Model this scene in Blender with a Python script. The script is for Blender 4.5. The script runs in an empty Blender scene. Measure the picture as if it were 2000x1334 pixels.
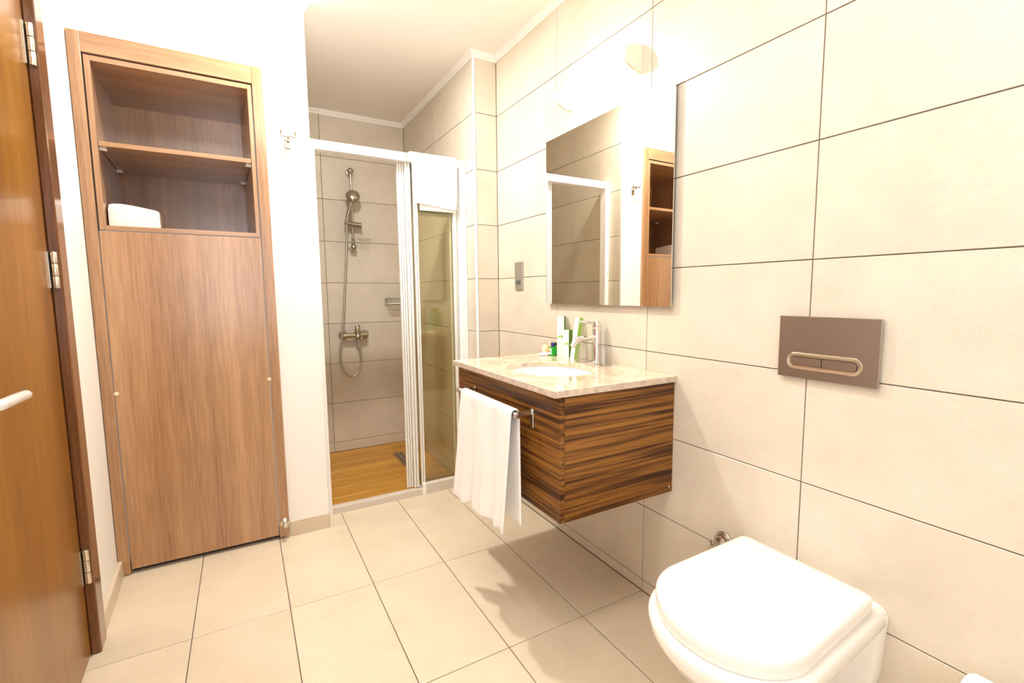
import bpy, bmesh, math, random
from mathutils import Vector, Matrix, Quaternion
random.seed(7)
S = bpy.context.scene
COL = S.collection
PI = math.pi
V = Vector

# ------------------------------------------------------------------ camera, world, lights, exposure
cam_d = bpy.data.cameras.new('camera')
cam = bpy.data.objects.new('camera', cam_d)
COL.objects.link(cam)
cam_d.sensor_width = 36
cam_d.lens = 16.99917
cam_d.shift_x = -0.02327809
cam_d.shift_y = 0.00246247
cam_d.clip_start = 0.02
cam.matrix_world = Matrix(((0.855369, 0.058103, -0.51475, -1.27742),
                           (-0.517995, 0.086486, -0.851, -1.31736),
                           (-0.004927, 0.994557, 0.104075, 1.16061),
                           (0, 0, 0, 1)))
S.camera = cam

w = bpy.data.worlds.new('world'); S.world = w; w.use_nodes = True
w.node_tree.nodes['Background'].inputs[0].default_value = (1, 0.97, 0.93, 1)
w.node_tree.nodes['Background'].inputs[1].default_value = 0.3

def area(name, loc, direction, sx, sy, watts, col, shape='RECTANGLE', spread=PI):
    d = bpy.data.lights.new(name, 'AREA'); d.shape = shape
    d.size = sx; d.size_y = sy; d.energy = watts; d.color = col; d.spread = spread
    o = bpy.data.objects.new(name, d); COL.objects.link(o)
    o.location = loc; o.rotation_euler = V(direction).to_track_quat('-Z', 'Y').to_euler()
    return o
# two recessed ceiling downlights in the middle of the room and one nearer the entrance
area('downlight', (-0.87, 0.90, 2.452), (0, 0, -1), 0.09, 0.09, 22, (1.0, 0.97, 0.90), 'DISK')
area('downlight', (-0.87, -0.62, 2.452), (0, 0, -1), 0.09, 0.09, 4.5, (1.0, 0.97, 0.90), 'DISK')
# daylight from the opening behind the photographer, and an added fill lamp aimed up at the ceiling
area('daylight', (-1.42, -2.05, 1.42), (0.0, 1, 0), 0.75, 1.25, 8.5, (0.72, 0.83, 1.0))
area('ceiling_fill', (-1.25, -1.45, 1.80), (-0.08, 1.35, 1), 0.4, 0.4, 18, (1.0, 0.98, 0.96), spread=1.27)

S.view_settings.view_transform = 'Standard'
S.view_settings.look = 'None'
S.view_settings.gamma = 1
S.view_settings.use_curve_mapping = False
S.view_settings.exposure = 0.55
try:
    S.cycles.max_bounces = 14; S.cycles.diffuse_bounces = 12; S.cycles.glossy_bounces = 6
    S.cycles.transparent_max_bounces = 24; S.cycles.transmission_bounces = 10
    S.cycles.use_denoising = True; S.cycles.caustics_reflective = False; S.cycles.caustics_refractive = False
    S.cycles.sample_clamp_indirect = 6
except Exception:
    pass

# ------------------------------------------------------------------ materials
def M(name, col, rough=0.5, metal=0.0, coat=0.0, emit=None, estr=0, spec=0.5, sss=0.0):
    m = bpy.data.materials.new(name); m.use_nodes = True
    b = m.node_tree.nodes['Principled BSDF']
    b.inputs['Base Color'].default_value = (*col, 1); b.inputs['Roughness'].default_value = rough
    b.inputs['Metallic'].default_value = metal; b.inputs['Coat Weight'].default_value = coat
    b.inputs['Coat Roughness'].default_value = 0.06
    b.inputs['Specular IOR Level'].default_value = spec
    if emit:
        b.inputs['Emission Color'].default_value = (*emit, 1); b.inputs['Emission Strength'].default_value = estr
    return m

def nd(m, t, **kw):
    n = m.node_tree.nodes.new(t)
    for k, v in kw.items():
        setattr(n, k, v)
    return n

def coords(m, scale, rot=(0, 0, 0), per_object=0.0):
    """Object coordinates, scaled, shifted per object so that no two pieces share their grain."""
    L = m.node_tree.links
    tc = nd(m, 'ShaderNodeTexCoord'); mp = nd(m, 'ShaderNodeMapping')
    mp.inputs['Scale'].default_value = scale; mp.inputs['Rotation'].default_value = rot
    L.new(tc.outputs['Object'], mp.inputs['Vector'])
    if per_object:
        oi = nd(m, 'ShaderNodeObjectInfo'); mu = nd(m, 'ShaderNodeMath', operation='MULTIPLY')
        mu.inputs[1].default_value = per_object
        L.new(oi.outputs['Random'], mu.inputs[0])
        L.new(mu.outputs[0], mp.inputs['Location'])
    return mp

def ramp(m, fac, stops):
    r = nd(m, 'ShaderNodeValToRGB'); e = r.color_ramp.elements
    while len(e) < len(stops):
        e.new(0.5)
    for i, (p, c) in enumerate(stops):
        e[i].position = p; e[i].color = (*c, 1)
    m.node_tree.links.new(fac, r.inputs[0])
    return r

def tile_mat(name, c0, c1, c2, rough):
    m = M(name, c1, rough); L = m.node_tree.links; b = m.node_tree.nodes['Principled BSDF']
    mp = coords(m, (1, 1, 1), per_object=37.0)
    n = nd(m, 'ShaderNodeTexNoise'); n.inputs['Scale'].default_value = 5; n.inputs['Detail'].default_value = 7
    n.inputs['Roughness'].default_value = 0.62
    L.new(mp.outputs[0], n.inputs['Vector'])
    r = ramp(m, n.outputs['Fac'], [(0.3, c0), (0.5, c1), (0.72, c2)])
    f = nd(m, 'ShaderNodeTexNoise'); f.inputs['Scale'].default_value = 140; f.inputs['Detail'].default_value = 3
    L.new(mp.outputs[0], f.inputs['Vector'])
    mix = nd(m, 'ShaderNodeMix', data_type='RGBA', blend_type='OVERLAY'); mix.inputs['Factor'].default_value = 0.14
    L.new(r.outputs[0], mix.inputs['A']); L.new(f.outputs['Color'], mix.inputs['B'])
    hs = nd(m, 'ShaderNodeHueSaturation'); oi = nd(m, 'ShaderNodeObjectInfo'); mr = nd(m, 'ShaderNodeMapRange')
    mr.inputs['To Min'].default_value = 0.965; mr.inputs['To Max'].default_value = 1.035
    L.new(oi.outputs['Random'], mr.inputs['Value']); L.new(mr.outputs[0], hs.inputs['Value'])
    L.new(mix.outputs['Result'], hs.inputs['Color']); L.new(hs.outputs[0], b.inputs['Base Color'])
    bp = nd(m, 'ShaderNodeBump'); bp.inputs['Strength'].default_value = 0.06; bp.inputs['Distance'].default_value = 0.002
    L.new(n.outputs['Fac'], bp.inputs['Height']); L.new(bp.outputs[0], b.inputs['Normal'])
    return m

def wood_mat(name, dark, mid, light, axis, rough=0.35, coat=0.0, fine=1.0, band=1.0, per_object=0.0):
    """Veneer with its grain running along one axis."""
    m = M(name, mid, rough, coat=coat); L = m.node_tree.links; b = m.node_tree.nodes['Principled BSDF']
    s = [1.0, 1.0, 1.0]; s[axis] = 0.05
    mp = coords(m, tuple(s), per_object=per_object)
    wv = nd(m, 'ShaderNodeTexNoise'); wv.inputs['Scale'].default_value = 9 * band
    wv.inputs['Detail'].default_value = 4; wv.inputs['Distortion'].default_value = 0.6
    L.new(mp.outputs[0], wv.inputs['Vector'])
    fi = nd(m, 'ShaderNodeTexNoise'); fi.inputs['Scale'].default_value = 120 * fine; fi.inputs['Detail'].default_value = 3
    L.new(mp.outputs[0], fi.inputs['Vector'])
    mx = nd(m, 'ShaderNodeMix', data_type='FLOAT'); mx.inputs['Factor'].default_value = 0.42
    L.new(wv.outputs['Fac'], mx.inputs['A']); L.new(fi.outputs['Fac'], mx.inputs['B'])
    r = ramp(m, mx.outputs['Result'], [(0.34, dark), (0.5, mid), (0.66, light)])
    L.new(r.outputs[0], b.inputs['Base Color'])
    return m

def zebra_mat(name, axis):
    """Dark striped veneer: narrow dark bands running along one axis."""
    m = M(name, (0.1, 0.04, 0.012), 0.38, spec=0.3); L = m.node_tree.links; b = m.node_tree.nodes['Principled BSDF']
    s = [0.2, 0.2, 1.0]; s[axis] = 0.020
    mp = coords(m, tuple(s))
    n = nd(m, 'ShaderNodeTexNoise'); n.inputs['Scale'].default_value = 95; n.inputs['Detail'].default_value = 5
    n.inputs['Roughness'].default_value = 0.6
    n.inputs['Distortion'].default_value = 0.25
    L.new(mp.outputs[0], n.inputs['Vector'])
    n2 = nd(m, 'ShaderNodeTexNoise'); n2.inputs['Scale'].default_value = 17; n2.inputs['Detail'].default_value = 1
    L.new(mp.outputs[0], n2.inputs['Vector'])
    mx = nd(m, 'ShaderNodeMix', data_type='FLOAT'); mx.inputs['Factor'].default_value = 0.22
    L.new(n.outputs['Fac'], mx.inputs['A']); L.new(n2.outputs['Fac'], mx.inputs['B'])
    r = ramp(m, mx.outputs['Result'], [(0.40, (0.042, 0.014, 0.0045)), (0.47, (0.105, 0.038, 0.008)),
                                       (0.52, (0.20, 0.080, 0.014)), (0.62, (0.28, 0.122, 0.022))])
    L.new(r.outputs[0], b.inputs['Base Color'])
    return m

def marble_mat(name):
    m = M(name, (0.75, 0.62, 0.46), 0.09, coat=0.4); L = m.node_tree.links; b = m.node_tree.nodes['Principled BSDF']
    mp = coords(m, (1, 1, 1))
    n = nd(m, 'ShaderNodeTexNoise'); n.inputs['Scale'].default_value = 8; n.inputs['Detail'].default_value = 8
    n.inputs['Distortion'].default_value = 1.2; n.inputs['Roughness'].default_value = 0.65
    L.new(mp.outputs[0], n.inputs['Vector'])
    r = ramp(m, n.outputs['Fac'], [(0.28, (0.42, 0.30, 0.2)), (0.45, (0.66, 0.52, 0.38)), (0.56, (0.74, 0.63, 0.49)), (0.75, (0.82, 0.74, 0.62))])
    f = nd(m, 'ShaderNodeTexNoise'); f.inputs['Scale'].default_value = 60; f.inputs['Detail'].default_value = 5
    L.new(mp.outputs[0], f.inputs['Vector'])
    mx = nd(m, 'ShaderNodeMix', data_type='RGBA', blend_type='OVERLAY'); mx.inputs['Factor'].default_value = 0.4
    L.new(r.outputs[0], mx.inputs['A']); L.new(f.outputs['Fac'], mx.inputs['B'])
    L.new(mx.outputs['Result'], b.inputs['Base Color'])
    return m

def terry_mat(name):
    m = M(name, (0.88, 0.87, 0.86), 0.95, spec=0.1); L = m.node_tree.links; b = m.node_tree.nodes['Principled BSDF']
    mp = coords(m, (1, 1, 1))
    n = nd(m, 'ShaderNodeTexNoise'); n.inputs['Scale'].default_value = 330; n.inputs['Detail'].default_value = 2
    L.new(mp.outputs[0], n.inputs['Vector'])
    bp = nd(m, 'ShaderNodeBump'); bp.inputs['Strength'].default_value = 0.5; bp.inputs['Distance'].default_value = 0.002
    L.new(n.outputs['Fac'], bp.inputs['Height']); L.new(bp.outputs[0], b.inputs['Normal'])
    return m

def pane_mat(name, tint, f0=0.045, rough=0.01):
    """Thin clear glass: tinted see-through plus a reflection that grows towards grazing angles."""
    m = bpy.data.materials.new(name); m.use_nodes = True; T = m.node_tree; T.nodes.clear()
    out = T.nodes.new('ShaderNodeOutputMaterial'); mix = T.nodes.new('ShaderNodeMixShader')
    tr = T.nodes.new('ShaderNodeBsdfTransparent'); gl = T.nodes.new('ShaderNodeBsdfGlossy')
    lw = T.nodes.new('ShaderNodeLayerWeight'); lw.inputs['Blend'].default_value = 0.5
    pw = T.nodes.new('ShaderNodeMath'); pw.operation = 'POWER'; pw.inputs[1].default_value = 5
    ma = T.nodes.new('ShaderNodeMath'); ma.operation = 'MULTIPLY_ADD'; ma.inputs[1].default_value = 0.9 - f0; ma.inputs[2].default_value = f0
    tr.inputs['Color'].default_value = (*tint, 1); gl.inputs['Roughness'].default_value = rough
    L = T.links
    L.new(lw.outputs['Facing'], pw.inputs[0]); L.new(pw.outputs[0], ma.inputs[0]); L.new(ma.outputs[0], mix.inputs[0])
    L.new(tr.outputs[0], mix.inputs[1]); L.new(gl.outputs[0], mix.inputs[2]); L.new(mix.outputs[0], out.inputs[0])
    return m

m_tile = tile_mat('wall_tile', (0.60, 0.535, 0.445), (0.645, 0.58, 0.485), (0.685, 0.62, 0.525), 0.32)
m_ftile = tile_mat('floor_tile', (0.62, 0.53, 0.40), (0.665, 0.57, 0.435), (0.705, 0.61, 0.475), 0.30)
m_grout = M('grout', (0.13, 0.10, 0.075), 0.9)
m_white = M('white_paint', (0.86, 0.85, 0.83), 0.6)
m_ceil = M('ceiling_paint', (0.85, 0.82, 0.78), 0.8)
m_trim = M('plaster_trim', (0.88, 0.87, 0.84), 0.5)
m_pvc = M('white_powder_coat', (0.9, 0.9, 0.89), 0.3)
m_alu = M('pale_profile', (0.88, 0.88, 0.86), 0.28, metal=0.25)
m_grey_stone = M('grey_stone', (0.60, 0.54, 0.47), 0.5)
m_cab = wood_mat('cabinet_veneer_upright', (0.235, 0.112, 0.044), (0.355, 0.185, 0.080), (0.455, 0.26, 0.125), 2, rough=0.33, band=1.2)
m_cab_h = wood_mat('cabinet_veneer_level', (0.235, 0.112, 0.044), (0.355, 0.185, 0.080), (0.455, 0.26, 0.125), 0, rough=0.33, band=1.2)
for m_ in (m_cab, m_cab_h):
    b_ = m_.node_tree.nodes['Principled BSDF']; b_.inputs['Coat Weight'].default_value = 1.0; b_.inputs['Coat Roughness'].default_value = 0.2
m_door = wood_mat('door_veneer', (0.14, 0.052, 0.005), (0.235, 0.094, 0.008), (0.31, 0.138, 0.014), 2, rough=0.3, coat=0.1, band=0.7)
m_casing = wood_mat('casing_veneer', (0.10, 0.034, 0.010), (0.16, 0.062, 0.02), (0.22, 0.09, 0.032), 2, rough=0.2, coat=0.3)
m_zeb_y = zebra_mat('striped_veneer_front', 1)
m_zeb_x = zebra_mat('striped_veneer_side', 0)
m_plank = wood_mat('wood_look_tile', (0.34, 0.155, 0.018), (0.55, 0.265, 0.030), (0.68, 0.37, 0.06), 0, rough=0.35, band=1.0, per_object=21.0)
m_marble = marble_mat('cream_marble')
m_marble_edge = tile_mat('sawn_marble_edge', (0.40, 0.30, 0.23), (0.55, 0.45, 0.37), (0.68, 0.59, 0.50), 0.5)
for n_ in m_marble_edge.node_tree.nodes:
    if n_.type == 'TEX_NOISE' and n_.inputs['Scale'].default_value < 20: n_.inputs['Scale'].default_value = 55
m_terry = terry_mat('white_terry')
m_ceramic = M('white_ceramic', (0.87, 0.86, 0.84), 0.12, coat=0.5)
m_seat = M('white_seat_plastic', (0.88, 0.87, 0.85), 0.18, coat=0.3)
m_chrome = M('chrome', (0.78, 0.77, 0.76), 0.07, metal=1)
m_bchrome = M('worn_chrome', (0.50, 0.45, 0.38), 0.22, metal=1)
m_nickel = M('satin_nickel', (0.72, 0.66, 0.56), 0.28, metal=1)
m_hose = M('hose_chrome', (0.62, 0.58, 0.52), 0.25, metal=1)
m_satin = M('satin_aluminium', (0.90, 0.90, 0.90), 0.34, metal=0.6)
m_steel = M('brushed_steel', (0.42, 0.36, 0.33), 0.36, metal=1)
m_plategrey = M('socket_steel', (0.50, 0.48, 0.45), 0.4, metal=0.85)
m_dark = M('dark_gap', (0.015, 0.013, 0.012), 0.8)
m_mirror = M('mirror_silver', (0.90, 0.88, 0.82), 0.0, metal=1)
m_mirror_edge = M('mirror_edge', (0.25, 0.32, 0.28), 0.2)
m_lampglass = M('lit_diffuser', (1, 0.97, 0.9), 0.4, emit=(1.0, 0.82, 0.52), estr=9)
m_lampcap = M('lamp_cap_plastic', (0.84, 0.78, 0.66), 0.4)
m_glass = pane_mat('shower_glass', (0.978, 0.974, 0.912))
m_tumbler = pane_mat('tumbler_glass', (0.985, 0.99, 0.985), 0.035)
m_clear = pane_mat('clear_plastic', (0.95, 0.96, 0.96), 0.05)
m_card = M('white_card', (0.88, 0.88, 0.85), 0.5)
m_green_d = M('green_card_dark', (0.10, 0.24, 0.015), 0.45)
m_green_l = M('green_card_lime', (0.30, 0.56, 0.06), 0.45)
m_green_b = M('green_bottle_plastic', (0.01, 0.33, 0.03), 0.25)
m_blue = M('blue_cap_plastic', (0.015, 0.015, 0.22), 0.3)
m_dgreen = M('dark_green_cap_plastic', (0.01, 0.08, 0.03), 0.3)
m_yellow = M('yellow_gel', (0.80, 0.68, 0.06), 0.3)
m_peach = M('peach_lotion', (0.83, 0.62, 0.42), 0.4)
m_soap = M('white_soap', (0.9, 0.89, 0.86), 0.4)
m_label_o = M('label_orange', (0.55, 0.28, 0.05), 0.5)
m_grey_print = M('pale_grey_print', (0.55, 0.54, 0.52), 0.6)
m_paper = M('white_paper', (0.9, 0.9, 0.88), 0.9)
m_skirt = tile_mat('skirting_tile', (0.58, 0.48, 0.37), (0.62, 0.53, 0.41), (0.66, 0.57, 0.45), 0.35)

# ------------------------------------------------------------------ mesh helpers
def bm_new():
    return bmesh.new()

def add_box(bm, lo, hi, bev=0.0, seg=1, xf=None):
    lo = V(lo); hi = V(hi)
    t = bmesh.new()
    bmesh.ops.create_cube(t, size=1)
    for v in t.verts:
        v.co = V([(lo[i] + hi[i]) / 2 + v.co[i] * (hi[i] - lo[i]) for i in range(3)])
    if bev:
        bmesh.ops.bevel(t, geom=t.edges[:], offset=bev, segments=seg, affect='EDGES', profile=0.5)
    if xf is not None:
        for v in t.verts:
            v.co = xf(v.co)
    merge(bm, t)

def merge(bm, t):
    me = bpy.data.meshes.new('tmp'); t.to_mesh(me); t.free()
    bm.from_mesh(me); bpy.data.meshes.remove(me)

def frame_from(d):
    d = V(d).normalized()
    a = V((0, 0, 1)) if abs(d.z) < 0.9 else V((1, 0, 0))
    u = d.cross(a).normalized(); v = d.cross(u).normalized()
    return u, v

def add_tube(bm, pts, r, n=12, caps=True, smooth_path=0):
    """Round tube along a list of points; r is a number or one radius per point."""
    pts = [V(p) for p in pts]
    if smooth_path:
        pts, r = spline(pts, r, smooth_path)
    rs = r if isinstance(r, (list, tuple)) else [r] * len(pts)
    rings = []; u = None
    for i, p in enumerate(pts):
        d = (pts[min(i + 1, len(pts) - 1)] - pts[max(i - 1, 0)]).normalized()
        if u is None:
            u, _ = frame_from(d)
        u = (u - d * u.dot(d)).normalized(); v = d.cross(u)
        rings.append([bm.verts.new(p + (u * math.cos(2 * PI * k / n) + v * math.sin(2 * PI * k / n)) * rs[i]) for k in range(n)])
    for a, b in zip(rings, rings[1:]):
        for k in range(n):
            bm.faces.new((a[k], a[(k + 1) % n], b[(k + 1) % n], b[k]))
    if caps:
        bm.faces.new(rings[0][::-1]); bm.faces.new(rings[-1])

def spline(pts, r, sub):
    out = []; rr = []
    n = len(pts)
    for i in range(n - 1):
        p0, p1, p2, p3 = pts[max(i - 1, 0)], pts[i], pts[i + 1], pts[min(i + 2, n - 1)]
        for k in range(sub):
            t = k / sub
            out.append(0.5 * ((2 * p1) + (p2 - p0) * t + (2 * p0 - 5 * p1 + 4 * p2 - p3) * t * t + (3 * p1 - p0 - 3 * p2 + p3) * t ** 3))
            if isinstance(r, (list, tuple)):
                rr.append(r[i] * (1 - t) + r[i + 1] * t)
    out.append(pts[-1])
    if isinstance(r, (list, tuple)):
        rr.append(r[-1]); return out, rr
    return out, r

def add_lathe(bm, prof, origin=(0, 0, 0), axis=(0, 0, 1), n=24, sx=1, sy=1):
    """Turn a profile of (radius, height) about an axis through origin."""
    o = V(origin); ax = V(axis).normalized(); u, v = frame_from(ax)
    rings = []
    for r, h in prof:
        if r < 1e-6:
            rings.append([bm.verts.new(o + ax * h)])
        else:
            rings.append([bm.verts.new(o + ax * h + (u * math.cos(2 * PI * k / n) * sx + v * math.sin(2 * PI * k / n) * sy) * r) for k in range(n)])
    for a, b in zip(rings, rings[1:]):
        for k in range(n):
            k2 = (k + 1) % n
            if len(a) == 1 and len(b) == 1:
                continue
            if len(a) == 1:
                bm.faces.new((a[0], b[k2], b[k]))
            elif len(b) == 1:
                bm.faces.new((a[k], a[k2], b[0]))
            else:
                bm.faces.new((a[k], a[k2], b[k2], b[k]))
    if len(rings[0]) > 1:
        bm.faces.new(rings[0][::-1])
    if len(rings[-1]) > 1:
        bm.faces.new(rings[-1])

def add_ball(bm, c, r, n=16):
    t = bmesh.new(); bmesh.ops.create_uvsphere(t, u_segments=n, v_segments=n // 2, radius=1)
    r = r if isinstance(r, (list, tuple)) else (r, r, r)
    for v in t.verts:
        v.co = V((v.co.x * r[0] + c[0], v.co.y * r[1] + c[1], v.co.z * r[2] + c[2]))
    merge(bm, t)

def add_loft(bm, rings, cap0=True, cap1=True):
    vs = [[bm.verts.new(p) for p in ring] for ring in rings]
    n = len(vs[0])
    for a, b in zip(vs, vs[1:]):
        for k in range(n):
            bm.faces.new((a[k], a[(k + 1) % n], b[(k + 1) % n], b[k]))
    if cap0:
        bm.faces.new(vs[0][::-1])
    if cap1:
        bm.faces.new(vs[-1])

def finish(bm, smooth=False, auto=None):
    bmesh.ops.recalc_face_normals(bm, faces=bm.faces[:])
    if smooth:
        for f in bm.faces:
            f.smooth = True
        if auto:
            for e in bm.edges:
                if len(e.link_faces) == 2 and e.calc_face_angle(0) > math.radians(auto):
                    e.smooth = False

def obj(name, bm, mat, parent=None, smooth=False, auto=40, origin=None):
    """Link a bmesh as one mesh object; its origin goes to the middle of its base unless given."""
    finish(bm, smooth, auto)
    if origin is None and bm.verts:
        xs = [v.co.x for v in bm.verts]; ys = [v.co.y for v in bm.verts]; zs = [v.co.z for v in bm.verts]
        origin = V(((min(xs) + max(xs)) / 2, (min(ys) + max(ys)) / 2, min(zs)))
    origin = V(origin)
    for v in bm.verts:
        v.co -= origin
    me = bpy.data.meshes.new(name); bm.to_mesh(me); bm.free(); me.materials.append(mat)
    o = bpy.data.objects.new(name, me); COL.objects.link(o)
    if parent is not None:
        o.parent = parent
        o.location = origin - world_loc(parent)
    else:
        o.location = origin
    return o

def world_loc(o):
    p = V(o.location)
    while o.parent:
        o = o.parent; p += V(o.location)
    return p

def tag(o, label=None, cat=None, group=None, kind=None):
    if label: o['label'] = label
    if cat: o['category'] = cat
    if group: o['group'] = group
    if kind: o['kind'] = kind
    return o

def thing(name, label, cat, loc=(0, 0, 0), group=None, kind=None):
    o = bpy.data.objects.new(name, None); COL.objects.link(o); o.location = loc; o.empty_display_size = 0.05
    return tag(o, label, cat, group, kind)

def box(name, lo, hi, mat, parent=None, bev=0.0, xf=None, seg=1):
    bm = bm_new(); add_box(bm, lo, hi, bev, seg, xf); return obj(name, bm, mat, parent)

# ------------------------------------------------------------------ room numbers (metres; tiled right wall is x = 0, floor is z = 0)
CEIL = 2.457
YW = 1.208          # white wall and pillar front
YB = 2.522          # back of the shower
XS = -0.966         # left side of the shower
XP = -0.139         # right side of the shower
YF = -2.1           # wall behind the photographer
ROWS = [0.045 + 0.3 * k for k in range(9)]      # heights of the level joints

_tile_cache = {}
def tile_mesh(name, wd, ht, mat, dep=0.008, ch=0.0012):
    key = (name, round(wd, 3), round(ht, 3))
    if key in _tile_cache:
        return _tile_cache[key]
    bm = bm_new()
    a, b = wd / 2, ht / 2
    rings = [[(-a, -b, -dep), (a, -b, -dep), (a, b, -dep), (-a, b, -dep)],
             [(-a, -b, -ch), (a, -b, -ch), (a, b, -ch), (-a, b, -ch)],
             [(-a + ch, -b + ch, 0), (a - ch, -b + ch, 0), (a - ch, b - ch, 0), (-a + ch, b - ch, 0)]]
    add_loft(bm, [[V(p) for p in r] for r in rings], cap0=False)
    finish(bm)
    me = bpy.data.meshes.new(name); bm.to_mesh(me); bm.free(); me.materials.append(mat)
    _tile_cache[key] = me
    return me

def tiles(parent, O, U, W, us, ws, mat, gap=0.0028, name='tile'):
    """Lay one piece per cell of the joint grid on the plane O + u*U + w*W (its outer face lies in the plane)."""
    O, U, W = V(O), V(U), V(W); N = U.cross(W)
    rot = Matrix((U, W, N)).transposed().to_4x4()
    base = world_loc(parent)
    for u0, u1 in zip(us, us[1:]):
        for w0, w1 in zip(ws, ws[1:]):
            if u1 - u0 < 0.012 or w1 - w0 < 0.012:
                continue
            me = tile_mesh(name, u1 - u0 - gap, w1 - w0 - gap, mat)
            o = bpy.data.objects.new(name, me); COL.objects.link(o); o.parent = parent
            p = O + U * (u0 + u1) / 2 + W * (w0 + w1) / 2 + N * random.uniform(-0.0003, 0.0002)
            o.matrix_basis = Matrix.Translation(p - base) @ rot

def structure(name, bm, mat):
    o = obj(name, bm, mat); o['kind'] = 'structure'; return o

# ------------------------------------------------------------------ floor and ceiling
bm = bm_new(); add_box(bm, (-2.3, YF, -0.12), (0.0, 1.36, -0.0025))
floor = structure('floor', bm, m_grout)
xj = [-0.2893 - 0.3 * k for k in range(6)][::-1] + [0.0]
xj = [-1.83] + [x for x in xj if x > -1.8]
yj = [YF, -1.8006, -1.2006, -0.6006, -0.0006, 0.5994, 1.1994, 1.345]
tiles(floor, (0, 0, 0), (1, 0, 0), (0, 1, 0), xj, yj, m_ftile)

bm = bm_new(); add_box(bm, (-2.3, YF, CEIL), (0.15, 2.65, CEIL + 0.08))
structure('ceiling', bm, m_ceil)

# ------------------------------------------------------------------ tiled walls
bm = bm_new(); add_box(bm, (0.003, YF, -0.12), (0.12, 1.35, CEIL))
wall_r = structure('wall_right', bm, m_grout)
us = [-YW, -0.6, 0.0, 0.6, 1.2, 1.8, -YF]
tiles(wall_r, (0, 0, 0), (0, -1, 0), (0, 0, 1), us, [0.0] + ROWS[:8] + [CEIL], m_tile)

bm = bm_new(); add_box(bm, (XP + 0.003, YW + 0.003, -0.12), (0.003, 2.65, CEIL))
wall_p = structure('wall_shower_right', bm, m_grout)
tiles(wall_p, (0, YW, 0), (1, 0, 0), (0, 0, 1), [XP + 0.011, 0.0], [0.0] + ROWS[:8] + [CEIL], m_tile)
tiles(wall_p, (XP, 0, 0), (0, -1, 0), (0, 0, 1), [-YB, -1.80, -YW - 0.011], [-0.03] + ROWS[:8] + [CEIL], m_tile)
# white corner bead on the pillar's outer edge
bm = bm_new()
add_box(bm, (XP - 0.002, YW - 0.002, 0.0), (XP + 0.0105, YW + 0.0105, CEIL - 0.02), bev=0.002, seg=2)
o = obj('corner_bead', bm, m_pvc, wall_p); o['label'] = 'white corner bead on the tiled pillar'

bm = bm_new(); add_box(bm, (-1.05, YB + 0.003, -0.12), (XP, 2.65, CEIL))
wall_b = structure('wall_shower_back', bm, m_grout)
tiles(wall_b, (0, YB, 0), (1, 0, 0), (0, 0, 1), [XS, -0.7405, XP], [-0.03] + ROWS[:8] + [CEIL], m_tile)

bm = bm_new(); add_box(bm, (-1.05, YW + 0.012, -0.12), (XS - 0.003, 2.65, CEIL))
wall_l = structure('wall_shower_left', bm, m_grout)
tiles(wall_l, (XS, 0, 0), (0, 1, 0), (0, 0, 1), [YW + 0.012, 1.757, 2.357, YB], [-0.03] + ROWS[:8] + [CEIL], m_tile)

# ------------------------------------------------------------------ white walls
CAB_L, CAB_R, CAB_T = -1.779, -1.1455, 2.141
bm = bm_new()
add_box(bm, (CAB_R - 0.02, YW, 0), (XS, YW + 0.012, CEIL))
add_box(bm, (CAB_R - 0.005, YW + 0.012, 0), (-1.05, 1.75, CEIL))
add_box(bm, (-2.0, YW, CAB_T - 0.02), (CAB_R - 0.02, YW + 0.1, CEIL))
structure('wall_back', bm, m_white)

bm = bm_new(); add_box(bm, (-2.3, YF - 0.1, -0.05), (0.1, YF, CEIL))
structure('wall_front', bm, m_white)

# the left wall runs two and a half degrees off the tiled one: s = distance from the corner towards the camera, n = out of the wall
LT = V((0.0423, -1, 0)).normalized(); LN = V((1, 0.0423, 0)).normalized(); LO = V((-1.779, 1.19, 0))
def LW(p):
    return LO + LT * p[0] + LN * p[1] + V((0, 0, p[2]))
DS0, DS1, DTOP = 0.523, 1.325, 2.03      # door leaf from, to, top
bm = bm_new()
add_box(bm, (-0.25, -0.12, -0.05), (DS0 - 0.05, 0, CEIL), xf=LW)
add_box(bm, (DS1 + 0.05, -0.12, -0.05), (3.4, 0, CEIL), xf=LW)
add_box(bm, (DS0 - 0.05, -0.12, DTOP + 0.05), (DS1 + 0.05, 0, CEIL), xf=LW)
structure('wall_left', bm, m_white)

# skirtings
o = box('baseboard_left', (0.0, 0.0, 0.0), (DS0 - 0.094, 0.017, 0.07), m_skirt, bev=0.002, xf=LW); o['kind'] = 'structure'
o = box('baseboard_back', (CAB_R + 0.004, YW - 0.006, 0.0), (XS + 0.003, YW, 0.073), m_skirt, bev=0.0012); o['kind'] = 'structure'

# ------------------------------------------------------------------ cornice
def xleft(y):
    return -1.779 + 0.0423 * (1.19 - y)
path = [V((xleft(YF), YF, 0)), V((xleft(YW), YW, 0)), V((XS, YW, 0)), V((XS, YB, 0)), V((XP, YB, 0)), V((XP, YW, 0)), V((0, YW, 0)), V((0, YF, 0))]
prof = [(0, -0.030), (0.005, -0.030), (0.007, -0.024), (0.0075, -0.0205), (0.011, -0.019), (0.017, -0.012), (0.0195, -0.007), (0.024, -0.0055), (0.0255, 0), (0, 0)]
def offset_pt(i, d):
    nrm = []
    for a, b in ((i - 1, i), (i, i + 1)):
        if 0 <= a and b < len(path):
            t = (path[b] - path[a]).normalized(); nrm.append(V((t.y, -t.x, 0)))
    if len(nrm) == 1:
        return path[i] + nrm[0] * d
    n = nrm[0] + nrm[1]
    return path[i] + n * (d / (1 + nrm[0].dot(nrm[1])))
for i in range(len(path) - 1):
    bm = bm_new()
    add_loft(bm, [[offset_pt(j, d) + V((0, 0, CEIL + h)) for d, h in prof] for j in (i, i + 1)])
    structure('trim_%d' % (i + 1), bm, m_trim)

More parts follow.
